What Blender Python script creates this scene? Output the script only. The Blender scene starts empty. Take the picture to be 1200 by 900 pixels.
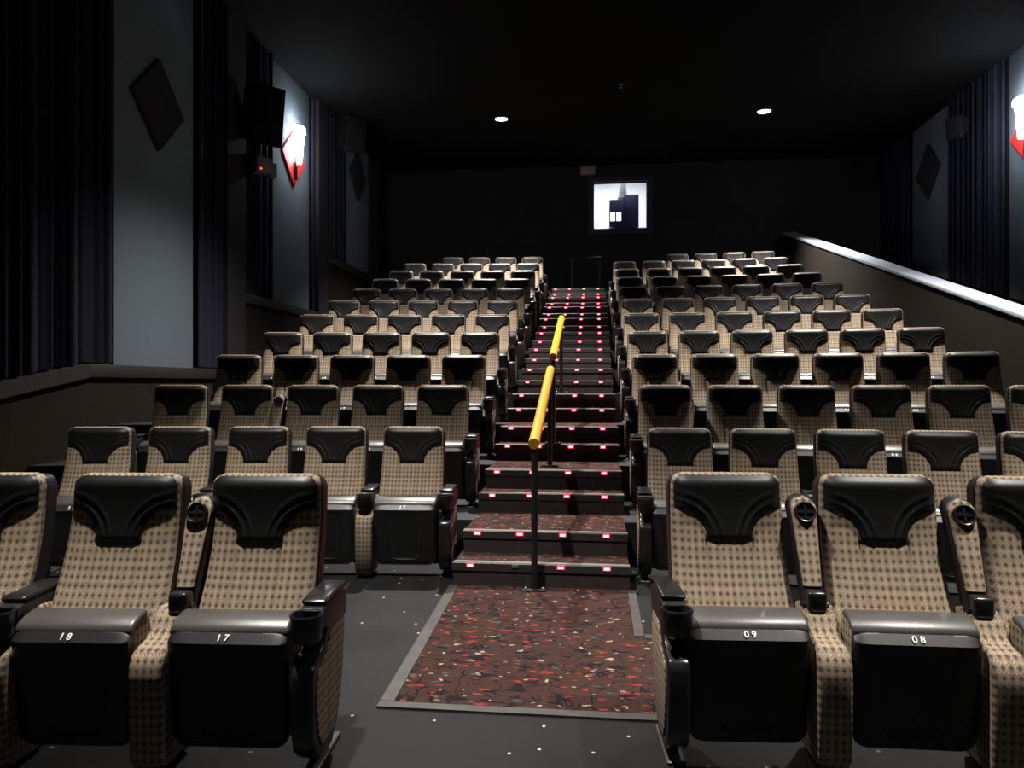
import bpy, bmesh, math, random
from mathutils import Vector, Matrix
random.seed(7)
S = bpy.context.scene
COL = S.collection
PI = math.pi

# ------------------------------------------------------------------ camera, world, exposure
# world frame: x to the right across the hall, y up the aisle towards the projection booth, z up
cam = bpy.data.objects.new('camera', bpy.data.cameras.new('camera'))
COL.objects.link(cam)
cam.data.sensor_width = 36.0
cam.data.lens = 858.0 / 1200.0 * 36.0
cam.data.clip_start = 0.05
cam.location = (0, 0, 1.306)
cam.rotation_euler = (PI / 2, 0, 0.1116)
S.camera = cam

S.view_settings.view_transform = 'Standard'
S.view_settings.look = 'None'
S.view_settings.gamma = 1
S.view_settings.exposure = 0.0
S.view_settings.use_curve_mapping = False

W = bpy.data.worlds.new('world')
S.world = W
W.use_nodes = True
W.node_tree.nodes['Background'].inputs[0].default_value = (0.85, 0.92, 1.0, 1)
W.node_tree.nodes['Background'].inputs[1].default_value = 0.011

LAMP_W = 2700.0         # ceiling downlights
BOOTH_W = 95.0          # lamp inside the projection booth
SCONCE_W = 34.0         # added point light in front of each wall sconce
CEIL = 6.35

# ------------------------------------------------------------------ materials
def nodes(name):
    m = bpy.data.materials.new(name)
    m.use_nodes = True
    nt = m.node_tree
    return m, nt, nt.nodes['Principled BSDF']

def mk(nt, t, **kw):
    n = nt.nodes.new(t)
    for k, v in kw.items():
        setattr(n, k, v)
    return n

def math_(nt, op, a, b=None, c=None):
    n = mk(nt, 'ShaderNodeMath', operation=op)
    for i, v in enumerate((a, b, c)):
        if v is None:
            continue
        if isinstance(v, (int, float)):
            n.inputs[i].default_value = v
        else:
            nt.links.new(v, n.inputs[i])
    return n.outputs[0]

def mix_(nt, f, a, b):
    n = mk(nt, 'ShaderNodeMix', data_type='RGBA')
    for sock, v in ((n.inputs[0], f), (n.inputs[6], a), (n.inputs[7], b)):
        if isinstance(v, tuple):
            sock.default_value = v if len(v) == 4 else (*v, 1)
        elif isinstance(v, (int, float)):
            sock.default_value = v
        else:
            nt.links.new(v, sock)
    return n.outputs[2]

def plain(name, col, rough=0.6, metal=0.0, spec=0.5, noise=0.0, nscale=8.0, bump=0.0, bscale=60.0):
    m, nt, p = nodes(name)
    p.inputs['Roughness'].default_value = rough
    p.inputs['Metallic'].default_value = metal
    p.inputs['Specular IOR Level'].default_value = spec
    p.inputs['Base Color'].default_value = (*col, 1)
    tc = mk(nt, 'ShaderNodeTexCoord')
    if noise:
        n = mk(nt, 'ShaderNodeTexNoise')
        n.inputs['Scale'].default_value = nscale
        n.inputs['Detail'].default_value = 6
        nt.links.new(tc.outputs['Object'], n.inputs['Vector'])
        a = tuple(c * (1 - noise) for c in col)
        b = tuple(min(1, c * (1 + noise)) for c in col)
        nt.links.new(mix_(nt, n.outputs[0], a, b), p.inputs['Base Color'])
    if bump:
        n = mk(nt, 'ShaderNodeTexNoise')
        n.inputs['Scale'].default_value = bscale
        nt.links.new(tc.outputs['Object'], n.inputs['Vector'])
        b = mk(nt, 'ShaderNodeBump')
        b.inputs['Strength'].default_value = bump
        b.inputs['Distance'].default_value = 0.004
        nt.links.new(n.outputs[0], b.inputs['Height'])
        nt.links.new(b.outputs[0], p.inputs['Normal'])
    return m

def glow(name, col, s):
    m, nt, p = nodes(name)
    p.inputs['Base Color'].default_value = (*col, 1)
    p.inputs['Emission Color'].default_value = (*col, 1)
    p.inputs['Emission Strength'].default_value = s
    return m

def fabric_material():
    """tan upholstery woven with small diamonds, each with a dark heart; UVs are in metres"""
    m, nt, p = nodes('diamond_weave_fabric')
    uv = mk(nt, 'ShaderNodeUVMap')
    sx = mk(nt, 'ShaderNodeSeparateXYZ')
    nt.links.new(uv.outputs[0], sx.inputs[0])
    fx = math_(nt, 'ABSOLUTE', math_(nt, 'SUBTRACT', math_(nt, 'FRACT', math_(nt, 'DIVIDE', sx.outputs[0], 0.0260)), 0.5))
    fz = math_(nt, 'ABSOLUTE', math_(nt, 'SUBTRACT', math_(nt, 'FRACT', math_(nt, 'DIVIDE', sx.outputs[1], 0.0310)), 0.5))
    d = math_(nt, 'ADD', fx, fz)                       # 0 at a cell's heart, 1 at its corners
    r = mk(nt, 'ShaderNodeValToRGB')
    e = r.color_ramp
    e.interpolation = 'LINEAR'
    tan, lite, dark, mid = (0.355, 0.270, 0.178, 1), (0.53, 0.425, 0.30, 1), (0.078, 0.060, 0.048, 1), (0.165, 0.126, 0.088, 1)
    e.elements[0].position = 0.0; e.elements[0].color = lite
    e.elements[1].position = 1.0; e.elements[1].color = dark
    for pos, c in ((0.17, lite), (0.22, mid), (0.28, mid), (0.33, tan), (0.46, lite), (0.53, mid), (0.58, mid), (0.63, tan), (0.72, mid), (0.82, dark)):
        k = e.elements.new(pos); k.color = c
    nt.links.new(d, r.inputs[0])
    # broad woven check on top of the diamonds
    gx = math_(nt, 'ABSOLUTE', math_(nt, 'SUBTRACT', math_(nt, 'FRACT', math_(nt, 'DIVIDE', sx.outputs[0], 0.043)), 0.5))
    gz = math_(nt, 'ABSOLUTE', math_(nt, 'SUBTRACT', math_(nt, 'FRACT', math_(nt, 'DIVIDE', sx.outputs[1], 0.054)), 0.5))
    chk = math_(nt, 'MULTIPLY', math_(nt, 'ADD', math_(nt, 'GREATER_THAN', gx, 0.33), math_(nt, 'GREATER_THAN', gz, 0.33)), 0.17)
    n = mk(nt, 'ShaderNodeTexNoise')
    n.inputs['Scale'].default_value = 14
    nt.links.new(uv.outputs[0], n.inputs['Vector'])
    wear = math_(nt, 'ADD', chk, math_(nt, 'MULTIPLY', n.outputs[0], 0.18))
    nt.links.new(mix_(nt, wear, r.outputs[0], (0.10, 0.075, 0.06, 1)), p.inputs['Base Color'])
    p.inputs['Roughness'].default_value = 0.85
    p.inputs['Specular IOR Level'].default_value = 0.2
    b = mk(nt, 'ShaderNodeBump')
    b.inputs['Strength'].default_value = 0.25
    b.inputs['Distance'].default_value = 0.002
    nt.links.new(r.outputs[0], b.inputs['Height'])
    nt.links.new(b.outputs[0], p.inputs['Normal'])
    return m

def carpet_material():
    """maroon brown carpet scattered with red, cream and green flecks, dark squiggles and blots"""
    m, nt, p = nodes('flecked_carpet')
    geo = mk(nt, 'ShaderNodeTexCoord')
    def vor(scale, sy, seed, thr, gate=0.5):
        mp = mk(nt, 'ShaderNodeMapping')
        mp.inputs['Location'].default_value = (seed * 3.7, seed * 1.9, seed)
        mp.inputs['Scale'].default_value = (scale, scale * sy, 1.0)
        nt.links.new(geo.outputs['UV'], mp.inputs[0])
        nz = mk(nt, 'ShaderNodeTexNoise')
        nz.inputs['Scale'].default_value = 3.0
        nt.links.new(mp.outputs[0], nz.inputs['Vector'])
        add = mk(nt, 'ShaderNodeVectorMath', operation='MULTIPLY_ADD')
        nt.links.new(nz.outputs[1], add.inputs[0])
        add.inputs[1].default_value = (0.5, 0.5, 0)
        nt.links.new(mp.outputs[0], add.inputs[2])
        v = mk(nt, 'ShaderNodeTexVoronoi', voronoi_dimensions='2D')
        v.inputs['Scale'].default_value = 1.0
        nt.links.new(add.outputs[0], v.inputs['Vector'])
        return math_(nt, 'MULTIPLY', math_(nt, 'LESS_THAN', v.outputs['Distance'], thr), math_(nt, 'GREATER_THAN', mk_sep(nt, v.outputs['Color']), gate))
    def squig(scale, sy, seed):
        mp = mk(nt, 'ShaderNodeMapping')
        mp.inputs['Location'].default_value = (seed * 2.3, seed * 5.1, seed)
        mp.inputs['Scale'].default_value = (scale, scale * sy, 1.0)
        nt.links.new(geo.outputs['UV'], mp.inputs[0])
        n = mk(nt, 'ShaderNodeTexNoise', noise_dimensions='2D')
        n.inputs['Scale'].default_value = 1.0
        n.inputs['Detail'].default_value = 1.0
        nt.links.new(mp.outputs[0], n.inputs['Vector'])
        line = math_(nt, 'LESS_THAN', math_(nt, 'ABSOLUTE', math_(nt, 'SUBTRACT', n.outputs[0], 0.5)), 0.016)
        n2 = mk(nt, 'ShaderNodeTexNoise', noise_dimensions='2D')
        n2.inputs['Scale'].default_value = 0.9
        nt.links.new(mp.outputs[0], n2.inputs['Vector'])
        return math_(nt, 'MULTIPLY', line, math_(nt, 'GREATER_THAN', n2.outputs[0], 0.47))
    fine = mk(nt, 'ShaderNodeTexNoise')
    fine.inputs['Scale'].default_value = 160
    nt.links.new(geo.outputs['UV'], fine.inputs['Vector'])
    c = mix_(nt, fine.outputs[0], (0.028, 0.0135, 0.011), (0.066, 0.034, 0.027))
    c = mix_(nt, squig(5, 2.4, 1), c, (0.012, 0.010, 0.013))
    c = mix_(nt, squig(11, 0.5, 2), c, (0.012, 0.010, 0.013))
    c = mix_(nt, squig(6.5, 3.0, 3), c, (0.012, 0.010, 0.013))
    c = mix_(nt, vor(4.2, 1.7, 4, 0.16), c, (0.013, 0.011, 0.013))
    c = mix_(nt, vor(6.2, 2.0, 5, 0.125), c, (0.24, 0.030, 0.022))
    c = mix_(nt, vor(7.0, 2.3, 6, 0.12), c, (0.19, 0.028, 0.022))
    c = mix_(nt, vor(6, 1.6, 7, 0.072), c, (0.29, 0.24, 0.17))
    c = mix_(nt, vor(7.5, 1.5, 8, 0.062), c, (0.25, 0.20, 0.14))
    c = mix_(nt, vor(5.5, 2.0, 9, 0.08), c, (0.05, 0.085, 0.065))
    nt.links.new(c, p.inputs['Base Color'])
    p.inputs['Roughness'].default_value = 0.95
    p.inputs['Specular IOR Level'].default_value = 0.1
    b = mk(nt, 'ShaderNodeBump')
    b.inputs['Strength'].default_value = 0.5
    b.inputs['Distance'].default_value = 0.003
    nt.links.new(fine.outputs[0], b.inputs['Height'])
    nt.links.new(b.outputs[0], p.inputs['Normal'])
    return m

def floor_material():
    """scuffed charcoal vinyl with pale specks of litter"""
    m, nt, p = nodes('scuffed_vinyl_floor')
    tc = mk(nt, 'ShaderNodeTexCoord')
    n = mk(nt, 'ShaderNodeTexNoise'); n.inputs['Scale'].default_value = 2.2; n.inputs['Detail'].default_value = 8
    nt.links.new(tc.outputs['Object'], n.inputs['Vector'])
    c = mix_(nt, n.outputs[0], (0.0045, 0.0045, 0.0047), (0.012, 0.012, 0.012))
    v = mk(nt, 'ShaderNodeTexVoronoi', voronoi_dimensions='2D'); v.inputs['Scale'].default_value = 6.5
    nt.links.new(tc.outputs['Object'], v.inputs['Vector'])
    spk = math_(nt, 'LESS_THAN', v.outputs['Distance'], 0.045)
    gate = math_(nt, 'GREATER_THAN', mk_sep(nt, v.outputs['Color']), 0.6)
    c = mix_(nt, math_(nt, 'MULTIPLY', spk, gate), c, (0.42, 0.40, 0.36))
    nt.links.new(c, p.inputs['Base Color'])
    p.inputs['Specular IOR Level'].default_value = 0.25
    r = math_(nt, 'ADD', math_(nt, 'MULTIPLY', n.outputs[0], 0.3), 0.40)
    nt.links.new(r, p.inputs['Roughness'])
    return m

def mk_sep(nt, sock):
    s = mk(nt, 'ShaderNodeSeparateColor')
    nt.links.new(sock, s.inputs[0])
    return s.outputs[0]

M = dict(
    fabric=fabric_material(),
    carpet=carpet_material(),
    vinyl=floor_material(),
    leather=plain('black_leatherette', (0.008, 0.008, 0.0085), 0.42, spec=0.32, bump=0.12, bscale=220),
    leather_edge=plain('highlit_black_leatherette', (0.058, 0.055, 0.050), 0.38, spec=0.7, noise=0.3, bump=0.1, bscale=220),  # black leatherette made paler: overhead highlights put into the colour
    plastic=plain('black_moulded_plastic', (0.011, 0.011, 0.012), 0.42, spec=0.45, bump=0.06, bscale=400),
    plastic_gloss=plain('glossy_black_plastic', (0.013, 0.013, 0.014), 0.25, spec=0.5),
    dark_metal=plain('black_painted_metal', (0.012, 0.012, 0.012), 0.4, spec=0.5),
    steel=plain('worn_steel', (0.16, 0.15, 0.135), 0.45, metal=0.8, noise=0.3),
    nosing=plain('dark_stair_nosing', (0.028, 0.027, 0.027), 0.5, noise=0.35, nscale=20),
    nosing_top=plain('grey_nosing_strip', (0.20, 0.185, 0.17), 0.5, noise=0.3, nscale=25),
    riser=plain('dark_riser_carpet', (0.026, 0.018, 0.016), 0.9, noise=0.5, nscale=25),
    strip=plain('scuffed_metal_strip', (0.085, 0.082, 0.076), 0.45, metal=0.4, noise=0.4, nscale=14),
    yellow=plain('yellow_rail_paint', (0.86, 0.40, 0.018), 0.45, noise=0.12, nscale=30),
    white=plain('white_number_print', (0.85, 0.84, 0.80), 0.5),
    step_light=glow('red_step_light', (1.0, 0.085, 0.12), 13.0),
    step_rim=glow('red_step_light_bloom_rim', (1.0, 0.01, 0.035), 2.4),  # dimmer red border imitates the bloom round the bright core
    dead_light=plain('unlit_step_light', (0.12, 0.10, 0.10), 0.4),
    black_wall=plain('black_acoustic_wall', (0.026, 0.026, 0.027), 0.9, spec=0.1, noise=0.2, nscale=3),
    wainscot=plain('dark_brown_wall_carpet', (0.018, 0.0155, 0.0115), 0.95, spec=0.1, noise=0.3, nscale=40, bump=0.3, bscale=150),
    ledge=plain('dark_brown_ledge', (0.020, 0.016, 0.014), 0.6),
    panel=plain('grey_blue_fabric_panel', (0.160, 0.195, 0.225), 0.92, spec=0.1, noise=0.07, nscale=30, bump=0.15, bscale=300),
    curtain=plain('dark_navy_drapery', (0.020, 0.020, 0.034), 0.85, spec=0.15, noise=0.12, nscale=20),
    cap=plain('pale_blue_wall_cap', (0.33, 0.37, 0.44), 0.45, noise=0.05),
    tier=plain('dark_tier_floor', (0.014, 0.014, 0.0145), 0.6, noise=0.3, nscale=3),
    ceil=plain('black_ceiling', (0.007, 0.007, 0.007), 0.95, spec=0.05, noise=0.2),
    speaker=plain('black_speaker_cloth', (0.006, 0.006, 0.006), 0.8, spec=0.2),
    diamond=plain('unlit_diamond_board', (0.035, 0.037, 0.042), 0.9, spec=0.1),  # red board out of the lamplight: its shade put into a dark grey
    red=plain('red_diamond_board', (0.55, 0.02, 0.02), 0.6),
    grey_box=plain('grey_metal_box', (0.22, 0.22, 0.21), 0.5),
    beige=plain('pinkish_grey_plastic', (0.30, 0.235, 0.225), 0.6),
    navy=plain('dark_navy_paint', (0.022, 0.022, 0.05), 0.6),
    projector=plain('navy_projector_case', (0.016, 0.017, 0.07), 0.5),
    booth=plain('white_booth_wall', (0.85, 0.86, 0.88), 0.8),
    duct=plain('grey_flexible_duct', (0.22, 0.23, 0.24), 0.5),
    sconce=glow('white_lamp_glass', (0.90, 0.95, 1.0), 30.0),
    bulb=glow('downlight_lens', (1.0, 0.97, 0.92), 12.0),
    lit=glow('lit_status_screen', (0.97, 0.98, 1.0), 1.3),
    red_led=glow('red_indicator', (1.0, 0.04, 0.05), 4.0),
)
def glass_material():
    m, nt, p = nodes('window_glass')
    p.inputs['Base Color'].default_value = (0.97, 0.98, 1, 1)
    p.inputs['Transmission Weight'].default_value = 1.0
    p.inputs['Roughness'].default_value = 0.0
    p.inputs['IOR'].default_value = 1.45
    return m
M['glass'] = glass_material()

# ------------------------------------------------------------------ mesh helpers
def box(bm, x0, x1, y0, y1, z0, z1, bevel=0.0, seg=2):
    r = bmesh.ops.create_cube(bm, size=1.0)
    vs = r['verts']
    for v in vs:
        v.co = Vector((x0 + (v.co.x + .5) * (x1 - x0), y0 + (v.co.y + .5) * (y1 - y0), z0 + (v.co.z + .5) * (z1 - z0)))
    if bevel:
        es = list({e for v in vs for e in v.link_edges})
        rb = bmesh.ops.bevel(bm, geom=es, offset=bevel, segments=seg, affect='EDGES', profile=0.5)
        vs = list({v for f in rb['faces'] for v in f.verts} | {v for v in vs if v.is_valid})
    return vs

def prism(bm, pts, x0, x1, bevel=0.0, seg=2, axis='x'):
    """closed profile pts in the (y,z) plane swept from x0 to x1 (axis 'z': profile in (x,y), swept in z)"""
    def co(p, t):
        return (t, p[0], p[1]) if axis == 'x' else ((p[0], p[1], t) if axis == 'z' else (p[0], t, p[1]))
    a = [bm.verts.new(co(p, x0)) for p in pts]
    b = [bm.verts.new(co(p, x1)) for p in pts]
    n = len(pts)
    fs = [bm.faces.new(a), bm.faces.new(b[::-1])]
    for i in range(n):
        j = (i + 1) % n
        fs.append(bm.faces.new((a[i], b[i], b[j], a[j])))
    bmesh.ops.recalc_face_normals(bm, faces=fs)
    if bevel:
        es = [e for f in fs[:2] for e in f.edges]
        bmesh.ops.bevel(bm, geom=es, offset=bevel, segments=seg, affect='EDGES', profile=0.5)

def lathe(bm, prof, c, n=24, axis='z', close=True):
    """profile [(r, h)...] spun about an axis through c"""
    rings = []
    for r, h in prof:
        ring = []
        for k in range(n):
            a = 2 * PI * k / n
            d = {'z': (r * math.cos(a), r * math.sin(a), h), 'y': (r * math.cos(a), h, r * math.sin(a)), 'x': (h, r * math.cos(a), r * math.sin(a))}[axis]
            ring.append(bm.verts.new((c[0] + d[0], c[1] + d[1], c[2] + d[2])))
        rings.append(ring)
    fs = []
    for a, b in zip(rings, rings[1:]):
        for k in range(n):
            fs.append(bm.faces.new((a[k], a[(k + 1) % n], b[(k + 1) % n], b[k])))
    if close:
        fs.append(bm.faces.new(rings[0]))
        fs.append(bm.faces.new(rings[-1]))
    bmesh.ops.recalc_face_normals(bm, faces=fs)

def tube(bm, pts, r, n=8, squash=1.0):
    pts = [Vector(p) for p in pts]
    rings = []
    for i, p in enumerate(pts):
        t = (pts[min(i + 1, len(pts) - 1)] - pts[max(i - 1, 0)]).normalized()
        up = Vector((0, 0, 1)) if abs(t.z) < 0.95 else Vector((0, 1, 0))
        a = t.cross(up).normalized(); b = a.cross(t)
        rings.append([bm.verts.new(p + a * r * math.cos(2 * PI * k / n) + b * r * squash * math.sin(2 * PI * k / n)) for k in range(n)])
    fs = []
    for a, b in zip(rings, rings[1:]):
        for k in range(n):
            fs.append(bm.faces.new((a[k], a[(k + 1) % n], b[(k + 1) % n], b[k])))
    fs += [bm.faces.new(rings[0]), bm.faces.new(rings[-1])]
    bmesh.ops.recalc_face_normals(bm, faces=fs)

def slab(bm, us, zs, hw, yf, yb):
    """cushion-like slab facing -y: front grid, closed rim, plain back"""
    grid = []
    for j, z in enumerate(zs):
        w = hw(z)
        grid.append([bm.verts.new((u * w, yf(u * w, z, u), z)) for u in us])
    nz, nu = len(zs), len(us)
    fs = []
    for j in range(nz - 1):
        for i in range(nu - 1):
            fs.append(bm.faces.new((grid[j][i], grid[j][i + 1], grid[j + 1][i + 1], grid[j + 1][i])))
    loop = [grid[0][i] for i in range(nu)] + [grid[j][-1] for j in range(1, nz)] + [grid[-1][i] for i in range(nu - 2, -1, -1)] + [grid[j][0] for j in range(nz - 2, 0, -1)]
    back = [bm.verts.new((v.co.x, yb(v.co.z), v.co.z)) for v in loop]
    n = len(loop)
    for i in range(n):
        k = (i + 1) % n
        fs.append(bm.faces.new((loop[k], loop[i], back[i], back[k])))
    # back: quads between the left and right rims
    L = [back[0]] + [back[n - 1 - j] for j in range(nz - 2)] + [back[nu + nz + nu - 3]]
    R = [back[nu - 1 + j] for j in range(nz)]
    bl = [back[i] for i in range(nu)]
    tl = [back[nu + nz - 2 + i] for i in range(nu)]
    for j in range(nz - 1):
        try:
            fs.append(bm.faces.new((R[j], L[j], L[j + 1], R[j + 1])))
        except ValueError:
            pass
    return fs

def finish(bm, name, mat, angle=38.0, uv=True, merge=False):
    bmesh.ops.recalc_face_normals(bm, faces=bm.faces[:])
    lim = math.radians(angle)
    for f in bm.faces:
        f.smooth = True
    for e in bm.edges:
        e.smooth = len(e.link_faces) == 2 and e.calc_face_angle(0) < lim
    if uv:
        L = bm.loops.layers.uv.new('UVMap')
        for f in bm.faces:
            n = f.normal
            ax = max(range(3), key=lambda k: abs(n[k]) * (1.6 if k == 1 else 1))
            for l in f.loops:
                c = l.vert.co
                l[L].uv = (c.y, c.z) if ax == 0 else ((c.x, c.z) if ax == 1 else (c.x, c.y))
    me = bpy.data.meshes.new(name)
    bm.to_mesh(me); bm.free()
    me.materials.append(mat)
    return me

def put(name, me, parent=None, loc=None, rz=None):
    o = bpy.data.objects.new(name, me)
    COL.objects.link(o)
    if parent is not None:
        o.parent = parent
    if loc is not None:
        o.location = loc
    if rz is not None:
        o.rotation_euler = (0, 0, rz)
    return o

def obj(name, bm, mat, parent=None, loc=None, rz=None, angle=38.0):
    return put(name, finish(bm, name, M[mat], angle), parent, loc, rz)

def bx(name, mat, b, parent=None, bevel=0.0, loc=None, rz=None):
    bm = bmesh.new(); box(bm, *b, bevel=bevel)
    return obj(name, bm, mat, parent, loc, rz)

def tag(o, label, cat, group=None):
    o['label'] = label; o['category'] = cat
    if group:
        o['group'] = group
    return o

def thing(name, label, cat, loc=(0, 0, 0), rz=0.0, group=None):
    o = bpy.data.objects.new(name, None)
    COL.objects.link(o)
    o.empty_display_size = 0.1
    o.location = loc; o.rotation_euler = (0, 0, rz)
    return tag(o, label, cat, group)

def struct(o):
    o['kind'] = 'structure'
    return o

# ------------------------------------------------------------------ layout of the raked seating
R0, XC = 14.925, 0.112          # rows are arcs about (XC, -R0)
D2, PITCH, RISE = 5.173, 1.0224, 0.2985
SEATW = 0.56
A_L, A_R = -1.290, 0.592        # centre of the seats next to the stairs
XL, XH, XR, YB = -5.0, 4.20, 6.40, 17.0
def row_d(k): return D2 + (k - 2) * PITCH
def arc_y(x, d): return -R0 + math.sqrt((R0 + d) ** 2 - (x - XC) ** 2)
def floor_z(y): return min(0.0, (y - 4.75) * 0.0247)

# ------------------------------------------------------------------ the hall
bm = bmesh.new()
ys = [-2.5, 4.75, YB + 0.2]
prism(bm, [(y, floor_z(y)) for y in ys] + [(YB + 0.2, -0.4), (-2.5, -0.4)], XL - 0.2, XR + 0.2)
floor = struct(obj('floor', bm, 'vinyl'))

for k in range(3, 14):
    bm = bmesh.new()
    d0 = row_d(k - 1) + 0.22
    xs = [XL + 0.13 + (XH - XL - 0.13) * i / 24 for i in range(25)]
    d1 = row_d(k) + 0.30
    top = (k - 2) * RISE
    fr = [(x, arc_y(x, d0)) for x in xs]
    bk = [(x, min(arc_y(x, d1), YB) if k < 13 else YB) for x in xs]
    prism(bm, fr + bk[::-1], 0.0, top, axis='z')
    obj('seating_tier', bm, 'tier', floor)

# ceiling
ceiling = struct(bx('ceiling', 'ceil', (XL - 0.2, XR + 0.2, -2.5, YB + 0.2, CEIL, CEIL + 0.2)))

# back wall with the projection window opening
WX0, WX1, WZ0, WZ1 = 0.0, 1.20, 4.88, 5.96
bm = bmesh.new()
for b in ((XL - .2, WX0, 0, CEIL), (WX1, XR + .2, 0, CEIL), (WX0, WX1, 0, WZ0), (WX0, WX1, WZ1, CEIL)):
    box(bm, b[0], b[1], YB, YB + 0.2, b[2], b[3])
wall_back = struct(obj('wall_back', bm, 'black_wall'))

# side walls
wall_left = struct(bx('wall_left', 'black_wall', (XL - 0.2, XL, -2.5, YB, -0.2, CEIL)))
wall_right = struct(bx('wall_right', 'black_wall', (XR, XR + 0.2, -2.5, YB, -0.2, CEIL)))

# stepped wainscot with ledges on the left wall
LW = XL + 0.13
def sect(y0, y1, z):
    bx('wainscot', 'wainscot', (XL, LW - 0.02, y0, y1, -0.1, z - 0.13), wall_left)
    bx('ledge', 'ledge', (XL, LW + 0.02, y0, y1, z - 0.13, z), wall_left, bevel=0.008)
sect(6.60, 9.78, 1.50)
sect(9.78, 12.95, 2.58)
sect(12.95, 16.1, 3.68)
sect(16.1, YB, 4.78)
bm = bmesh.new()        # sloping front run of the wainscot
prism(bm, [(-2.5, -0.4), (6.6, -0.1), (6.6, 1.37), (-2.5, -0.2)], XL, LW - 0.02)
obj('wainscot', bm, 'wainscot', wall_left)
bm = bmesh.new()
prism(bm, [(-2.5, -0.2), (6.6, 1.37), (6.6, 1.50), (-2.5, -0.07)], XL, LW + 0.02)
obj('ledge', bm, 'ledge', wall_left)

PANELS_L = ((7.09, 8.60, 1.50), (10.83, 12.32, 2.58), (14.08, 15.72, 3.68))
for y0, y1, z in PANELS_L:
    bx('fabric_panel', 'panel', (XL, XL + 0.05, y0, y1, z, CEIL), wall_left, bevel=0.01)
for y0, y1 in ((9.25, 9.76), (12.50, 12.95), (15.95, 16.2)):
    bx('black_wall_strip', 'black_wall', (XL, XL + 0.16, y0, y1, 1.0, CEIL), wall_left)  # black strip standing slightly proud of the wall
PANELS_R = ((10.55, 12.05, 2.0), (14.0, 15.5, 2.5))
for y0, y1, z in PANELS_R:
    bx('fabric_panel', 'panel', (XR - 0.05, XR, y0, y1, z, CEIL), wall_right, bevel=0.01)

def curtain(side, y0, y1, z0, label):
    """pleated drape hung along the wall"""
    bm = bmesh.new()
    n = max(24, int((y1 - y0) / 0.018)); n += n % 2
    s = 1 if side < 0 else -1
    x0 = XL if side < 0 else XR
    def off(t):
        ph = t * (y1 - y0) / 0.17 * 2 * PI
        return 0.075 + 0.045 * math.sin(ph) + 0.014 * math.sin(2.3 * ph + 1.1)
    def zb(y):          # the drape stops on the ledge, which slopes in front of the first panel
        return z0 if side > 0 or y > 6.6 else 1.525 - (6.6 - y) * 1.57 / 9.1
    cols = []
    for i in range(n + 1):
        t = i / n; y = y0 + (y1 - y0) * t; o = off(t)
        cols.append([bm.verts.new((x0 + s * (o + dx), y, z)) for dx, z in ((0, zb(y)), (0, CEIL), (-0.012, CEIL), (-0.012, zb(y)))])
    for a, b in zip(cols, cols[1:]):
        for k in range(4):
            bm.faces.new((a[k], b[k], b[(k + 1) % 4], a[(k + 1) % 4]))
    bm.faces.new(cols[0]); bm.faces.new(cols[-1][::-1])
    tag(obj('curtain', bm, 'curtain', angle=70), label, 'curtain', 'navy drapes between the wall panels')
curtain(-1, 4.2, 7.03, 1.52, 'dark navy pleated drape before the nearest tall grey panel, left wall')
curtain(-1, 8.66, 9.22, 1.52, 'navy pleated drape just behind the nearest tall grey panel')
curtain(-1, 9.80, 10.78, 2.60, 'navy pleated drape just before the panel carrying the lit sconce, left wall')
curtain(-1, 12.36, 12.48, 2.60, 'narrow navy drape right behind the lit sconce panel, left wall')
curtain(-1, 12.98, 14.03, 3.70, 'navy pleated drape before the farthest grey panel, left wall')
curtain(-1, 15.76, 15.93, 3.70, 'narrow navy drape behind the farthest grey panel, left wall')
curtain(1, 12.12, 13.93, 1.0, 'dark navy drape between the two grey panels behind the sloping half wall')
curtain(1, 15.57, 16.9, 1.0, 'dark navy drape in the far corner behind the sloping half wall')

# sloping half wall on the right of the seating, with its pale cap
def cap_z(y): return 1.981 + 0.2939 * (y - 7.71)
bm = bmesh.new()
prism(bm, [(-0.5, -0.3), (YB, -0.3), (YB, cap_z(YB) - 0.05), (-0.5, cap_z(-0.5) - 0.05)], XH + 0.02, XH + 0.27)
wall_half = struct(obj('wall_ramp', bm, 'wainscot'))
bm = bmesh.new()
prism(bm, [(-0.5, cap_z(-0.5) - 0.05), (YB, cap_z(YB) - 0.05), (YB, cap_z(YB)), (-0.5, cap_z(-0.5))], XH, XH + 0.29, bevel=0.012)
obj('wall_cap', bm, 'cap', wall_half)

# projection window and booth
win = bpy.data.objects.new('window_1', None); COL.objects.link(win); struct(win)
win.location = ((WX0 + WX1) / 2, YB, WZ0)
wh = (WX1 - WX0) / 2; wz = WZ1 - WZ0
bm = bmesh.new()
for b in ((-wh - .13, -wh, -.13, wz + .10), (wh, wh + .13, -.13, wz + .10), (-wh, wh, -.13, 0), (-wh, wh, wz, wz + .10)):
    box(bm, b[0], b[1], -0.03, 0.03, b[2], b[3])
obj('window_frame', bm, 'navy', win)
bx('window_pane', 'glass', (-wh, wh, 0.10, 0.112, 0, wz), win)
bm = bmesh.new()
BX0, BX1, BY1, BZ0, BZ1 = -1.6, 3.0, 20.2, 3.9, 6.9
box(bm, BX0, BX1, BY1, BY1 + .1, BZ0, BZ1)
box(bm, BX0 - .1, BX0, YB + .2, BY1 + .1, BZ0, BZ1)
box(bm, BX1, BX1 + .1, YB + .2, BY1 + .1, BZ0, BZ1)
box(bm, BX0 - .1, BX1 + .1, YB + .2, BY1 + .1, BZ0 - .1, BZ0)
box(bm, BX0 - .1, BX1 + .1, YB + .2, BY1 + .1, BZ1, BZ1 + .1)
box(bm, BX0 - .1, BX1 + .1, YB + .2, YB + .21, CEIL + .2, BZ1)
struct(obj('wall_booth', bm, 'booth'))
bl = bpy.data.lights.new('booth_lamp', 'AREA'); bl.energy = BOOTH_W; bl.size = 1.6
bl.color = (0.93, 0.96, 1.0)
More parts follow.
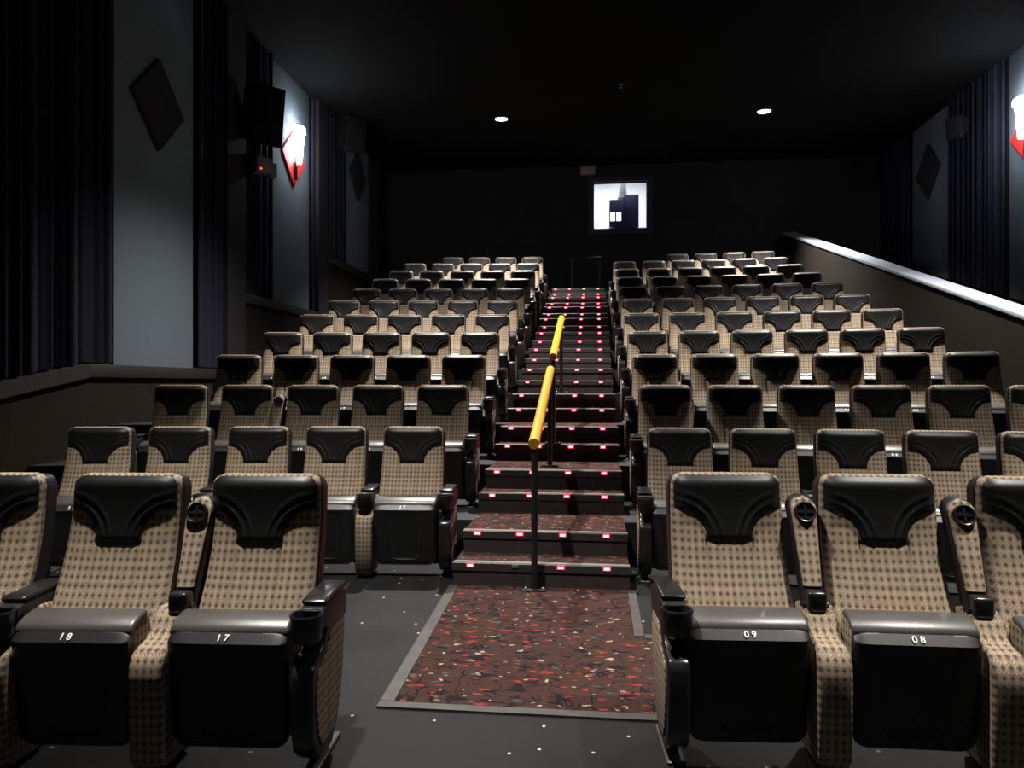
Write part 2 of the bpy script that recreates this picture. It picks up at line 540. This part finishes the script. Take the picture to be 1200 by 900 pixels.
blo = put('booth_lamp', bl, None, (0.5, 18.6, BZ1 - 0.05))
pr = thing('projector', 'dark navy film projector seen through the lit booth window', 'projector', (0.73, 18.4, BZ0))
bx('pedestal', 'projector', (-.28, .30, -.2, .5, 0, 1.25), pr, bevel=0.01)
bx('lens_housing', 'projector', (-.35, .0, -.28, .5, 1.25, 1.93), pr, bevel=0.02)
bx('lamp_house', 'projector', (.0, .36, -.22, .6, 1.25, 2.06), pr, bevel=0.02)
for x in (-.335, -.185):
    bx('status_screen', 'lit', (x, x + .115, -.292, -.279, 1.40, 1.61), pr)
bm = bmesh.new()
lathe(bm, [(.13, 2.06), (.13, 2.10)] + [(.10 + .012 * (i % 2) - .004 * i, 2.12 + .04 * i) for i in range(9)] + [(.07, 2.5), (.07, BZ1 - BZ0)], (-.02, .0, -.06), 20)
obj('exhaust_duct', bm, 'duct', pr)

# ------------------------------------------------------------------ stairs with red step lights
ST_Y0, ST_D, R1 = 4.673, 0.288, 0.14925
SX0, SX1 = -0.905, 0.225
stairs = thing('aisle_stairs', 'carpeted aisle staircase with red step lights climbing between the seats', 'stairs')
bm = bmesh.new()
box(bm, -.025, .025, -.003, 0.004, -.0125, .0125, 0.002, 1)
box(bm, -.022, .022, -.004, .010, .0095, .0140)
nrim = len(bm.faces)
box(bm, -.018, .018, -.005, 0.002, -.0075, .0075)
led_me = finish(bm, 'step_light', M['step_rim'])
led_me.materials.append(M['step_light'])
for q, f in enumerate(led_me.polygons):
    if q >= nrim:
        f.material_index = 1
bm = bmesh.new(); box(bm, -.024, .024, -.004, 0.004, -.011, .011, 0.002, 1)
dead_me = finish(bm, 'step_light', M['dead_light'])
for k in range(1, 23):
    n = (k - 1) // 2
    y = ST_Y0 + n * PITCH + (ST_D if k % 2 == 0 else 0)
    z = k * R1 + 0.003
    y1 = y + 0.95 if k < 22 else YB - 0.3
    base = max(0.0, n * RISE)
    jit = random.uniform(-.006, .006)
    x0 = SX0 + (0.0 if k % 2 else 0.02) + jit
    st = bx('step', 'carpet', (x0, SX1 + jit, y + 0.012, y1, base, z - 0.002), stairs)
    bm = bmesh.new()
    prism(bm, [(y, z - .052), (y + .012, z - .052), (y + .014, z - .008), (y + .058, z - .004), (y + .058, z + .001), (y + .006, z + .001), (y, z - .005)], x0 - .005, SX1 + jit + .005)
    obj('nosing', bm, 'nosing', st)
    bx('nosing_strip', 'nosing_top', (x0 - .002, SX1 + jit + .002, y + .010, y + .050, z - .002, z + .0022), st)
    bx('riser', 'riser', (x0 - .002, SX1 + jit + .002, y + .006, y + .013, base, z - .05), st)
    for j in range(4):
        dead = (k == 1 and j == 1)
        o = put('step_light', dead_me if dead else led_me, st, (-0.795 + 0.292 * j, y, z - 0.018))
        if dead:
            o['label'] = 'unlit step light'

# ------------------------------------------------------------------ handrails
def handrail(y0, y1, z0, base0, base1, label):
    X = -0.375
    t = thing('stair_handrail', label, 'handrail', (X, y0, base0))
    dy = y1 - y0; sl = RISE / PITCH
    zt = z0 - base0
    bm = bmesh.new()
    tube(bm, [(0, -0.02, zt), (0, dy * .33, zt + sl * dy * .33), (0, dy * .66, zt + sl * dy * .66), (0, dy + .02, zt + sl * dy)], 0.036, 14)
    obj('rail', bm, 'yellow', t)
    for yy, b in ((0.02, 0.0), (dy - 0.05, base1 - base0)):
        bm = bmesh.new()
        tube(bm, [(0, yy, b), (0, yy, zt + sl * yy - .01)], 0.021, 12)
        obj('post', bm, 'dark_metal', t)
        bp = bx('base_plate', 'dark_metal', (-.075, .075, yy - .04, yy + .04, b, b + .014), t, bevel=.003)
        bm = bmesh.new()
        for sx in (-.055, .055):
            lathe(bm, [(.011, b + .014), (.011, b + .020), (.006, b + .026)], (sx, yy - .015, 0), 10)
        obj('bolt', bm, 'steel', bp)
handrail(4.60, 6.31, 0.93, 0.0, 4 * R1 + .003, 'lower black stair rail with yellow bar, posts at the foot of stairs')
handrail(6.74, 8.50, 0.93 + 2.14 * RISE / PITCH, 5 * R1 + .003, 8 * R1 + .003, 'upper black stair rail with yellow bar, further up the stairs')
t = thing('guard_rail', 'black metal guard rail at the top landing of the stairs', 'rail', (-0.20, 16.2, 22 * R1))
for x in (-.29, .32):
    bm = bmesh.new(); tube(bm, [(x, 0, 0), (x, 0, .80)], .02, 10); obj('post', bm, 'dark_metal', t)
bm = bmesh.new(); tube(bm, [(-.33, 0, .80), (.36, 0, .80)], .022, 10); obj('rail', bm, 'dark_metal', t)

# ------------------------------------------------------------------ carpet inlay in the cross aisle
inlay = thing('aisle_carpet', 'maroon flecked carpet patch in the dark floor before the stairs', 'carpet', (0, 0, 0))
def on_floor(bm, quad, h0, h1):
    lo = [bm.verts.new((x, y, floor_z(y) + h0)) for x, y in quad]
    hi = [bm.verts.new((x, y, floor_z(y) + h1)) for x, y in quad]
    bm.faces.new(lo[::-1]); bm.faces.new(hi)
    for i in range(len(quad)):
        j = (i + 1) % len(quad)
        bm.faces.new((lo[i], lo[j], hi[j], hi[i]))
CX0, CX1, CX2, CY0, CY1, CY2 = -0.87, 0.235, 0.62, 2.99, 3.88, 4.685
bm = bmesh.new()
on_floor(bm, [(CX0, CY0), (CX2, CY0), (CX2, CY1), (CX1, CY1), (CX1, CY2), (CX0 - .03, CY2)], 0.0, 0.006)
obj('carpet_pile', bm, 'carpet', inlay)
def strip(a, b, w=.045):
    a = Vector(a); b = Vector(b); d = (b - a).normalized(); nrm = Vector((-d.y, d.x)) * w / 2
    bm = bmesh.new()
    on_floor(bm, [a + nrm, a - nrm, b - nrm, b + nrm], 0.0, 0.010)
    obj('edge_strip', bm, 'strip', inlay)
strip((CX0 - .03, CY0), (CX2, CY0), .05)
strip((CX0, CY0 + .03), (CX0 - .03, CY2 - .02), .06)
strip((CX1, CY1), (CX1, CY2 - .02), .05)
strip((CX1 + .03, CY1), (CX2, CY1), .05)

# ------------------------------------------------------------------ cinema seat parts (front faces -y, origin on the floor below the backrest's top)
def lean(z): return -0.2 * max(0.0, (1 - z) / 0.6) ** 2.1
def fine_u(marks=()):
    u = [-1, -.985, -.96, -.92, -.85]
    u += [-.75 + .15 * i for i in range(11)]
    u += [.85, .92, .96, .985, 1]
    for m in marks:
        u += [m - .035, m - .012, m, m + .012, m + .035]
    return sorted(set(round(x, 4) for x in u))
ME = {}
def make(name, mat, fn, angle=38.0):
    bm = bmesh.new(); fn(bm); ME[name] = finish(bm, name, M[mat], angle)

ZT = 1.0
def back_hw(z):
    w = 0.214 + 0.012 * max(0, (1 - z) / 0.6)
    r = 0.05
    if z > ZT - r:
        w -= r - math.sqrt(max(0, r * r - (z - (ZT - r)) ** 2))
    return w
def back_y(x, z, u=None):
    w = 0.214 + 0.012 * max(0, (1 - z) / 0.6)
    a = min(1, abs(x) / w)
    t = 0.026 * a ** 9 + 0.012 * a ** 3
    t += 0.03 * max(0, (z - (ZT - .05)) / .05) ** 2.5
    if z < 0.755:
        t += 0.006 * math.exp(-((abs(x) - .088) / .006) ** 2)
    t += 0.004 * math.exp(-((z - .745) / .006) ** 2) * (1 if abs(x) < .088 else 0)
    return lean(z) + t
BZS = [.38, .42, .46, .50, .54, .58, .62, .66, .70, .72, .735, .742, .748, .756, .78, .82, .86, .90, .93, .95, .96, .97, .98, .988, .994, .998, 1.0]
make('backrest', 'fabric', lambda bm: slab(bm, fine_u((-.4, .4)), BZS, back_hw, back_y, lambda z: lean(z) + .072))

def head_hw(z):
    if z < .87:
        return .207 - .122 * math.sqrt(max(0, 1 - ((z - .745) / .125) ** 2))
    r = .044; top = .994
    w = .207
    if z > top - r:
        w -= r - math.sqrt(max(0, r * r - (z - (top - r)) ** 2))
    return w
def head_y(x, z, u):
    e = math.sqrt(((abs(x) - .207) / .122) ** 2 + ((z - .745) / .125) ** 2)
    t = -.010 + .006 * abs(u) ** 10 + .009 * max(0, (z - .94) / .054) ** 3
    t += .006 * max(0, 1 - (z - .745) / .012) ** 2
    for c in (1.22, 1.46):
        t -= .0045 * math.exp(-((e - c) / .035) ** 2) * min(1, max(0, (z - .748) / .022))
    return back_y(x, z, None) + min(t, -.004)
hz = [.745 + .125 * math.sin(PI / 2 * i / 14) for i in range(15)] + [.874, .880, .887, .895, .903, .912, .921, .93, .94, .95, .957, .963, .969, .975, .980, .984, .988, .991, .9932, .994]
make('headrest', 'leather', lambda bm: slab(bm, [round(-1 + 2 * i / 44, 4) for i in range(45)], hz, head_hw, head_y, lambda z: lean(z) + .03), 60)

def shell_hw(z):
    w = .222 + .006 * (1 - z); r = .05; top = .992
    if z > top - r:
        w -= r - math.sqrt(max(0, r * r - (z - (top - r)) ** 2))
    return w
make('back_shell', 'plastic', lambda bm: slab(bm, [-1, -.9, 0, .9, 1], [.26, .36, .46, .56, .66, .76, .86, .94, .96, .975, .985, .990, .992],
     shell_hw, lambda x, z, u: lean(z) + .060, lambda z: lean(z) * .8 + .115))

def drop(bm, dz=-.042):
    for v in bm.verts:
        v.co.z += dz
def cushion(bm):
    prism(bm, [(-.295, .505), (-.28, .535), (-.24, .560), (-.185, .572), (-.165, .54), (-.15, .40), (-.17, .22), (-.24, .15), (-.285, .16)], -.208, .208, .018, 3)
make('seat_cushion', 'fabric', lambda bm: (cushion(bm), drop(bm)))
def seat_edge(bm):
    # black roll along the front of the folded seat
    pts = [(-.306, .520), (-.305, .540), (-.292, .556), (-.262, .570), (-.222, .580), (-.196, .580), (-.190, .568), (-.24, .555), (-.285, .53), (-.296, .512)]
    prism(bm, pts, -.212, .212, .012, 3)
make('seat_edge', 'leather_edge', lambda bm: (seat_edge(bm), drop(bm)), 60)
def sh_y(z): return -.335 + .05 * max(0, (.50 - z) / .38)
def seat_shell(bm):
    r = .055; zb, zt = .125, .533
    def hw(z):
        w = .209
        if z < zb + r:
            w -= r - math.sqrt(max(0, r * r - (zb + r - z) ** 2))
        if z > zt - .02:
            q = .02
            w -= (q - math.sqrt(max(0, q * q - (z - zt + q) ** 2))) * .6
        return w
    def yf(x, z, u):
        t = .014 * abs(u) ** 14
        if z > .503:
            t += (z - .503) * 0.95
        t += .012 * max(0, (zb + .02 - z) / .02) ** 2
        # recessed centre panel with a raised rim
        d = abs(x) - .128 + .03 * max(0, (.49 - z) / .3)
        if z < .495 and z > .17 and d < 0:
            t += .004 * min(1, -d / .01) * min(1, (z - .17) / .012)
        return sh_y(z) + t
    us = sorted(set([round(-1 + 2 * i / 20, 3) for i in range(21)] + [-.98, -.95, .98, .95]))
    zs = [.125, .127, .131, .138, .148, .16, .172, .184, .20, .25, .30, .35, .40, .45, .48, .495, .503, .508, .515, .522, .528, .531, .533]
    slab(bm, us, zs, hw, yf, lambda z: -.285)
    path = []
    for s in (-1, 1):
        arc = [(.128, .488), (.124, .40), (.116, .30), (.106, .215), (.100, .192), (.088, .174), (.066, .164)]
        if s == 1:
            arc = arc[::-1]
        path += [(s * x, sh_y(z) + .003, z) for x, z in arc]
    tube(bm, path, .0055, 6)
make('seat_shell', 'plastic', lambda bm: (seat_shell(bm), drop(bm)), 45)

NOSE = [(-.315, .02), (-.345, .06), (-.352, .34), (-.348, .385), (-.335, .415), (-.312, .434), (-.280, .442), (-.240, .450), (-.212, .468), (-.192, .500), (-.172, .525), (-.14, .535), (-.09, .532), (-.04, .52), (-.02, .49), (-.03, .40), (-.09, .20), (-.12, .02)]
make('armrest_standard', 'fabric', lambda bm: prism(bm, NOSE, -.058, .058, .014, 3), 45)
ENDP = [(-.28, .05), (-.33, .09), (-.352, .16), (-.355, .35), (-.348, .378), (-.328, .392), (-.270, .402), (-.232, .425), (-.205, .47), (-.180, .53), (-.14, .552), (.0, .55), (.03, .52), (.035, .40), (.01, .24), (-.05, .11), (-.12, .04)]
make('end_panel', 'plastic_gloss', lambda bm: prism(bm, ENDP, -.040, .040, .012, 3), 45)
INS = [(-.27, .09), (-.31, .15), (-.325, .24), (-.322, .33), (-.305, .365), (-.25, .38), (-.20, .41), (-.16, .46), (-.02, .47), (.0, .40), (-.02, .28), (-.07, .16), (-.14, .09)]
def inset(bm):
    prism(bm, INS, -.006, .006, .004, 2)
make('end_inset', 'fabric', inset)

def arm_low(bm):
    prism(bm, [(.035, .61), (.045, .57), (.03, .51), (-.06, .515), (-.16, .535), (-.25, .545), (-.262, .548), (-.262, .612), (-.20, .622), (-.02, .626)], -.046, .046, .012, 3)
make('armrest', 'plastic', arm_low, 45)
def cup(bm):
    lathe(bm, [(.0, .515), (.036, .515), (.050, .528), (.056, .60), (.058, .612), (.055, .617), (.050, .615), (.047, .605), (.040, .535), (.0, .530)], (0, -.300, 0), 24, close=False)
make('cup_holder', 'plastic', cup, 45)
def pad(bm):
    prism(bm, [(-.222, .622), (-.225, .634), (-.215, .642), (-.02, .648), (.025, .644), (.03, .628)], -.046, .046, .010, 3)
make('arm_pad', 'plastic_gloss', pad, 60)

def arm_up_y(z): return -.145 + (z - .53) * .42
def round_top(w0, w1, zt):
    def hw(z):
        w = w0 + (w1 - w0) * (z - .6) / (zt - .6)
        if z > zt - w1:
            w = math.sqrt(max(0, w1 * w1 - (z - (zt - w1)) ** 2))
        return max(w, .002)
    return hw
UZ = [.54, .60, .66, .72, .78, .82, .85] + [.865 + .0525 * math.sin(PI / 2 * i / 8) for i in range(9)]
make('raised_armrest', 'plastic', lambda bm: slab(bm, [-1, -.9, 0, .9, 1], [z if z < .9 else z for z in UZ], round_top(.038, .0545, .917), lambda x, z, u: arm_up_y(z) + .012 * abs(u) ** 6, lambda z: arm_up_y(z) + .065), 50)
UZ2 = [.60, .65, .70, .75, .80, .83, .85] + [.863 + .0475 * math.sin(PI / 2 * i / 8) for i in range(9)]
make('arm_underside', 'fabric', lambda bm: slab(bm, [-1, -.9, -.6, 0, .6, .9, 1], UZ2, round_top(.033, .0490, .911), lambda x, z, u: arm_up_y(z) - .012 + .008 * abs(u) ** 6, lambda z: arm_up_y(z) + .01), 50)
def up_cup(bm):
    zc = .852; yc = arm_up_y(zc)
    lathe(bm, [(.030, yc - .012), (.033, yc - .026), (.0375, yc - .028), (.0415, yc - .022), (.0415, yc + .0)], (0, 0, zc), 24, axis='y', close=False)
    lathe(bm, [(.0, yc - .0175), (.034, yc - .0175)], (0, 0, zc), 24, axis='y', close=False)
    for q in (0, 1):
        w = (.028, .0035) if q == 0 else (.0035, .028)
        box(bm, -w[0], w[0], yc - .024, yc - .016, zc - w[1], zc + w[1])
def tilt_cup(bm):
    zc = .852; yc = arm_up_y(zc)
    bmesh.ops.rotate(bm, cent=(0, yc, zc), matrix=Matrix.Rotation(-math.atan(.42), 3, 'X'), verts=bm.verts[:])
make('raised_cup_holder', 'plastic_gloss', lambda bm: (up_cup(bm), tilt_cup(bm)))
def hinge(bm):
    box(bm, -.036, .036, -.184, -.12, .515, .592, .014, 3)
    lathe(bm, [(.02, -.046), (.02, .046)], (0, -.14, .53), 16, axis='x')
make('arm_hinge', 'plastic_gloss', hinge)
def foot(bm):
    box(bm, -.035, .035, -.30, .0, 0.0, .012, .004, 1)
    box(bm, -.02, .02, -.22, -.06, .016, .06)
make('floor_bracket', 'steel', foot)
def under(bm):
    box(bm, -.24, .24, -.10, -.05, .30, .36, .008, 1)
    box(bm, -.235, -.215, -.25, -.05, .28, .40, .004, 1)
    box(bm, .215, .235, -.25, -.05, .28, .40, .004, 1)
make('seat_frame', 'dark_metal', under)

# printed seat numbers
NUM = {}
def number(txt):
    if txt in NUM:
        return NUM[txt]
    cu = bpy.data.curves.new('seat_number', 'FONT')
    cu.body = txt; cu.size = .034; cu.align_x = 'CENTER'; cu.align_y = 'CENTER'; cu.extrude = .0006; cu.offset = .0006
    cu.space_character = 1.55
    o = bpy.data.objects.new('tmp', cu); COL.objects.link(o)
    dg = bpy.context.evaluated_depsgraph_get()
    me = bpy.data.meshes.new_from_object(o.evaluated_get(dg))
    COL.objects.unlink(o); bpy.data.objects.remove(o)
    me.name = 'seat_number'
    me.materials.clear(); me.materials.append(M['white'])
    NUM[txt] = me
    return me

ORD = ['', 'first', 'second', 'third', 'fourth', 'fifth', 'sixth', 'seventh', 'eighth', 'ninth', 'tenth', 'eleventh', 'twelfth']
def arm(seat, x, kind, out=0, dxu=0.0):
    """the arm between two seats (down or up) or the end panel beside the stairs"""
    dz = (0, 0, 0)
    if kind == 'end':
        e = put('end_panel', ME['end_panel'], seat, (x, 0, 0))
        e['label'] = 'black end panel'
        put('panel_inset', ME['end_inset'], e, (out * .041, 0, 0))
    else:
        put('armrest_standard', ME['armrest_standard'], seat, (x, 0, 0))
    put('floor_bracket', ME['floor_bracket'], seat, (x, 0, 0))
    if kind == 'up':
        x += dxu
        a = put('armrest', ME['raised_armrest'], seat, (x, 0, 0))
        a['label'] = 'armrest folded up'
        put('arm_underside', ME['arm_underside'], a)
        put('cup_holder', ME['raised_cup_holder'], a)
        put('arm_hinge', ME['arm_hinge'], seat, (x, 0, 0))
    else:
        a = put('armrest', ME['armrest'], seat, (x, 0, -.055))
        put('cup_holder', ME['cup_holder'], a)
        put('arm_pad', ME['arm_pad'], a)

def seat(block, row, i, x, y, z, rz, last, first=0, aisle_kind='down'):
    side = 'sconce-wall side' if block == 'L' else 'half-wall side'
    extra = ' with raised armrest,' if aisle_kind == 'up' else ','
    where = 'next to the stairs' if (i == first and first == 0) else '%s from the stairs' % ORD[i + 1]
    t = thing('cinema_seat', 'tan checked cinema seat%s %s, %s row, %s' % (extra, where, ORD[row] if row > 1 else 'front', side), 'seat',
              (x, y, z), rz, 'tan and black seats in the block on the ' + side)
    b = put('backrest', ME['backrest'], t)
    h = put('headrest', ME['headrest'], b)
    h['label'] = 'black leatherette headrest'
    put('back_shell', ME['back_shell'], t)
    c = put('seat_cushion', ME['seat_cushion'], t)
    e = put('seat_edge', ME['seat_edge'], c); e['label'] = 'black leatherette front roll'
    s = put('seat_shell', ME['seat_shell'], t)
    put('seat_frame', ME['seat_frame'], t)
    if row <= 5:
        n = put('seat_number', number(('%d' % (17 + i)) if block == 'L' else '%02d' % (9 - i)), s)
        n.location = (-.012 if block == 'L' else 0, -.3242, .5202 - .042)
        n.rotation_euler = (math.radians(46.5), 0, 0)
        n['label'] = 'white printed seat number'
    sg = 1 if block == 'L' else -1
    arm(t, sg * (SEATW / 2 - ((.005 if block == 'L' else .030) if i == first else 0)), 'end' if i == first else aisle_kind, sg, {('L', 1): .030, ('R', 1): -.010}.get((block, row), 0.0))
    if last:
        arm(t, -sg * SEATW / 2, 'down')
    return t

RAISED = {('L', 1, 1), ('R', 1, 1), ('R', 1, 2), ('L', 3, 3)}
for k in range(2, 13):
    for blk in 'LR':
        sgn = -1 if blk == 'L' else 1
        a0 = A_L if blk == 'L' else A_R
        rk = R0 + row_d(k)
        if blk == 'L':
            idx = range(0, 5 if k < 12 else 4)
        else:
            idx = range(0, 6) if 2 < k < 12 else (range(0, 5) if k == 2 else range(2, 6))
        idx = list(idx)
        for i in idx:
            th = math.asin((a0 - XC) / rk) + sgn * i * SEATW / rk
            x, y = XC + rk * math.sin(th), -R0 + rk * math.cos(th)
            seat(blk, k, i, x, y, (k - 2) * RISE, -th, i == idx[-1], idx[0], 'up' if (blk, k, i) in RAISED else 'down')
# front row
fl = floor_z(2.75)
for i in range(3):
    x, y = -1.282 - i * .5515, 2.724 - i * .048
    seat('L', 1, i, x, y, fl, math.radians(3.5 + i * .5), i == 2, 0, 'up' if ('L', 1, i) in RAISED else 'down')
for i in range(3):
    x, y = 0.524 + i * .578, 2.963 + (i * .011 if i < 2 else -.01)
    seat('R', 1, i, x, y, fl, math.radians(3.5 - i * 2.7), i == 2, 0, 'up' if ('R', 1, i) in RAISED else 'down')

# ------------------------------------------------------------------ wall and ceiling fittings
def diamond(bm, x0, x1, yc, zc, w, h, bevel=0.006):
    prism(bm, [(yc - w / 2, zc), (yc, zc - h / 2), (yc + w / 2, zc), (yc, zc + h / 2)], x0, x1, bevel, 1)
for nm, lab, xw, s, yc, zc in (('L', 'dark diamond board on the nearest tall grey panel', XL + .05, 1, 7.83, 4.48),
                               ('L', 'dark diamond board on the farthest grey panel, sconce wall', XL + .05, 1, 14.9, 5.66),
                               ('R', 'dark diamond board on the grey panel behind the half wall', XR - .05, -1, 14.75, 5.35)):
    bm = bmesh.new()
    diamond(bm, min(xw, xw + s * .05), max(xw, xw + s * .05), yc, zc, 1.0, 1.05)
    tag(obj('diamond_board', bm, 'diamond'), lab, 'wall board', 'dark diamond boards on the wall panels')

def sconce(side, yc, zc, label):
    x = XL + .05 if side < 0 else XR - .05
    s = 1 if side < 0 else -1
    t = thing('wall_sconce', label, 'wall lamp', (x, yc, zc), 0.0 if s > 0 else PI, 'lit wall sconces on red diamond boards')
    bm = bmesh.new(); diamond(bm, 0, .04, 0, 0, .92, .95); obj('back_board', bm, 'red', t)
    bm = bmesh.new(); box(bm, .04, .09, -.025, .025, -.36, -.07, .01); obj('bracket', bm, 'dark_metal', t)
    def shade(prof):
        bm = bmesh.new()
        lathe(bm, [(r, h + .17) for r, h in prof], (0, 0, 0), 24, close=False)
        for v in bm.verts:          # the torch is flattened against its board
            v.co.x = .125 + v.co.x * .5
        return bm
    obj('lamp_shade', shade([(.0, -.27), (.055, -.26), (.072, -.22), (.10, .0), (.125, .20), (.14, .22), (.15, .26), (.14, .33), (.12, .33), (.11, .20), (.09, 0), (.05, -.2), (0, -.21)]), 'sconce', t)
    obj('shade_rim', shade([(.14, .24), (.17, .25), (.175, .29), (.16, .33), (.14, .32)]), 'sconce', t)
    pl = bpy.data.lights.new('sconce_fill', 'POINT'); pl.energy = SCONCE_W; pl.color = (0.88, 0.94, 1.0); pl.shadow_soft_size = .06
    put('sconce_fill', pl, t, (.44, 0, .30))  # added light, clear of the shade, to brighten panel and drapes
    return t
sconce(-1, 11.60, 5.03, 'bright white torch sconce on red diamond board beside black wall speaker')
sconce(1, 11.50, 5.0, 'bright white torch sconce on red diamond high above the sloping half wall')

def speaker(loc, rz, tilt, dims, label):
    t = thing('wall_speaker', label, 'speaker', loc, 0, 'black surround speakers on the side walls')
    t.rotation_euler = (tilt, 0, rz)
    w, d, h = dims
    bm = bmesh.new()
    prism(bm, [(-d / 2, -h / 2), (d / 2, -h / 2 + .1), (d / 2, h / 2 - .02), (-d / 2, h / 2)], -w / 2, w / 2, .01, 1)
    obj('speaker_box', bm, 'speaker', t)
    bx('speaker_grille', 'speaker', (-w / 2 + .02, w / 2 - .02, -d / 2 - .012, -d / 2, -h / 2 + .02, h / 2 - .02), t, bevel=.004)
    bx('wall_bracket', 'dark_metal', (-.03, .03, d / 2 - .06, d / 2 + .22, -.04, .04), t)
speaker((XL + .42, 9.75, 5.02), math.radians(52), math.radians(8), (.44, .36, .80), 'black surround speaker hung beside the lit sconce, above the small box')
speaker((XL + .42, 13.45, 6.0), math.radians(52), math.radians(8), (.44, .36, .66), 'black surround speaker near the ceiling, beside the farthest grey panel')
speaker((XR - .42, 12.9, 5.55), math.radians(-52), math.radians(8), (.24, .22, .36), 'black surround speaker above the half wall, beside the grey panel')

t = thing('sensor_box', 'small grey box with red indicator light under the wall speaker', 'sensor', (XL + .36, 9.85, 4.36), math.radians(50))
bx('case', 'grey_box', (-.12, .10, -.09, .09, -.10, .12), t, bevel=.012)
bx('hood', 'grey_box', (.08, .19, -.07, .07, -.13, .07), t, bevel=.012)
bx('bracket', 'steel', (-.03, .0, .09, .30, -.02, .26), t)
bm = bmesh.new(); lathe(bm, [(.0, -.105), (.012, -.10), (.014, -.09)], (-.06, 0, -.05), 10, axis='y', close=False); obj('indicator_light', bm, 'red_led', t)

t = thing('wall_box', 'small pinkish grey box on back wall above the projection window', 'box', (-0.14, YB, 6.22))
bx('case', 'beige', (-.17, .17, -.10, 0, -.10, .10), t, bevel=.01)
bx('cover', 'beige', (-.155, .155, -.108, -.10, -.085, .085), t, bevel=.004)

LIGHTS = [(-1.75, 13.80), (3.12, 13.95), (-1.75, 7.90), (3.12, 7.90), (-1.75, 2.60), (3.12, 2.60)]
for n, (x, y) in enumerate(LIGHTS):
    lab = ['glowing round ceiling downlight above the sconce-wall block, far end', 'glowing round ceiling downlight above the half-wall block, far end',
           'round ceiling downlight above the middle of the sconce-wall block', 'round ceiling downlight above the middle of the half-wall block',
           'round ceiling downlight above the front row, sconce-wall side', 'round ceiling downlight above the front row, half-wall side'][n]
    t = thing('downlight', lab, 'ceiling light', (x, y, CEIL), 0, 'round ceiling downlights')
    bm = bmesh.new(); lathe(bm, [(.118, -.002), (.120, -.022), (.150, -.018), (.155, .0)], (0, 0, 0), 28, close=False); obj('trim_ring', bm, 'dark_metal', t)
    bm = bmesh.new(); lathe(bm, [(.0, -.016), (.10, -.014), (.118, -.006)], (0, 0, 0), 28, close=False); obj('lens', bm, 'bulb', t)
    sp = bpy.data.lights.new('downlight_lamp', 'SPOT')
    sp.energy = LAMP_W * (1.0 if n > 3 else 1.22); sp.spot_size = math.radians(77 if n > 3 else 99); sp.spot_blend = 1.0
    sp.shadow_soft_size = 0.08; sp.color = (1.0, 0.95, 0.88)
    put('downlight_lamp', sp, t, (0, 0, -.06))

t = thing('fire_sprinkler', 'tiny brass fire sprinkler on the dark ceiling', 'sprinkler', (0.45, 12.45, CEIL))
bm = bmesh.new(); lathe(bm, [(.04, 0), (.035, -.012), (.012, -.015), (.012, -.05)], (0, 0, 0), 14); obj('escutcheon', bm, 'steel', t)
bm = bmesh.new(); lathe(bm, [(.004, -.05), (.028, -.055), (.028, -.06)], (0, 0, 0), 14); obj('deflector', bm, 'steel', t)
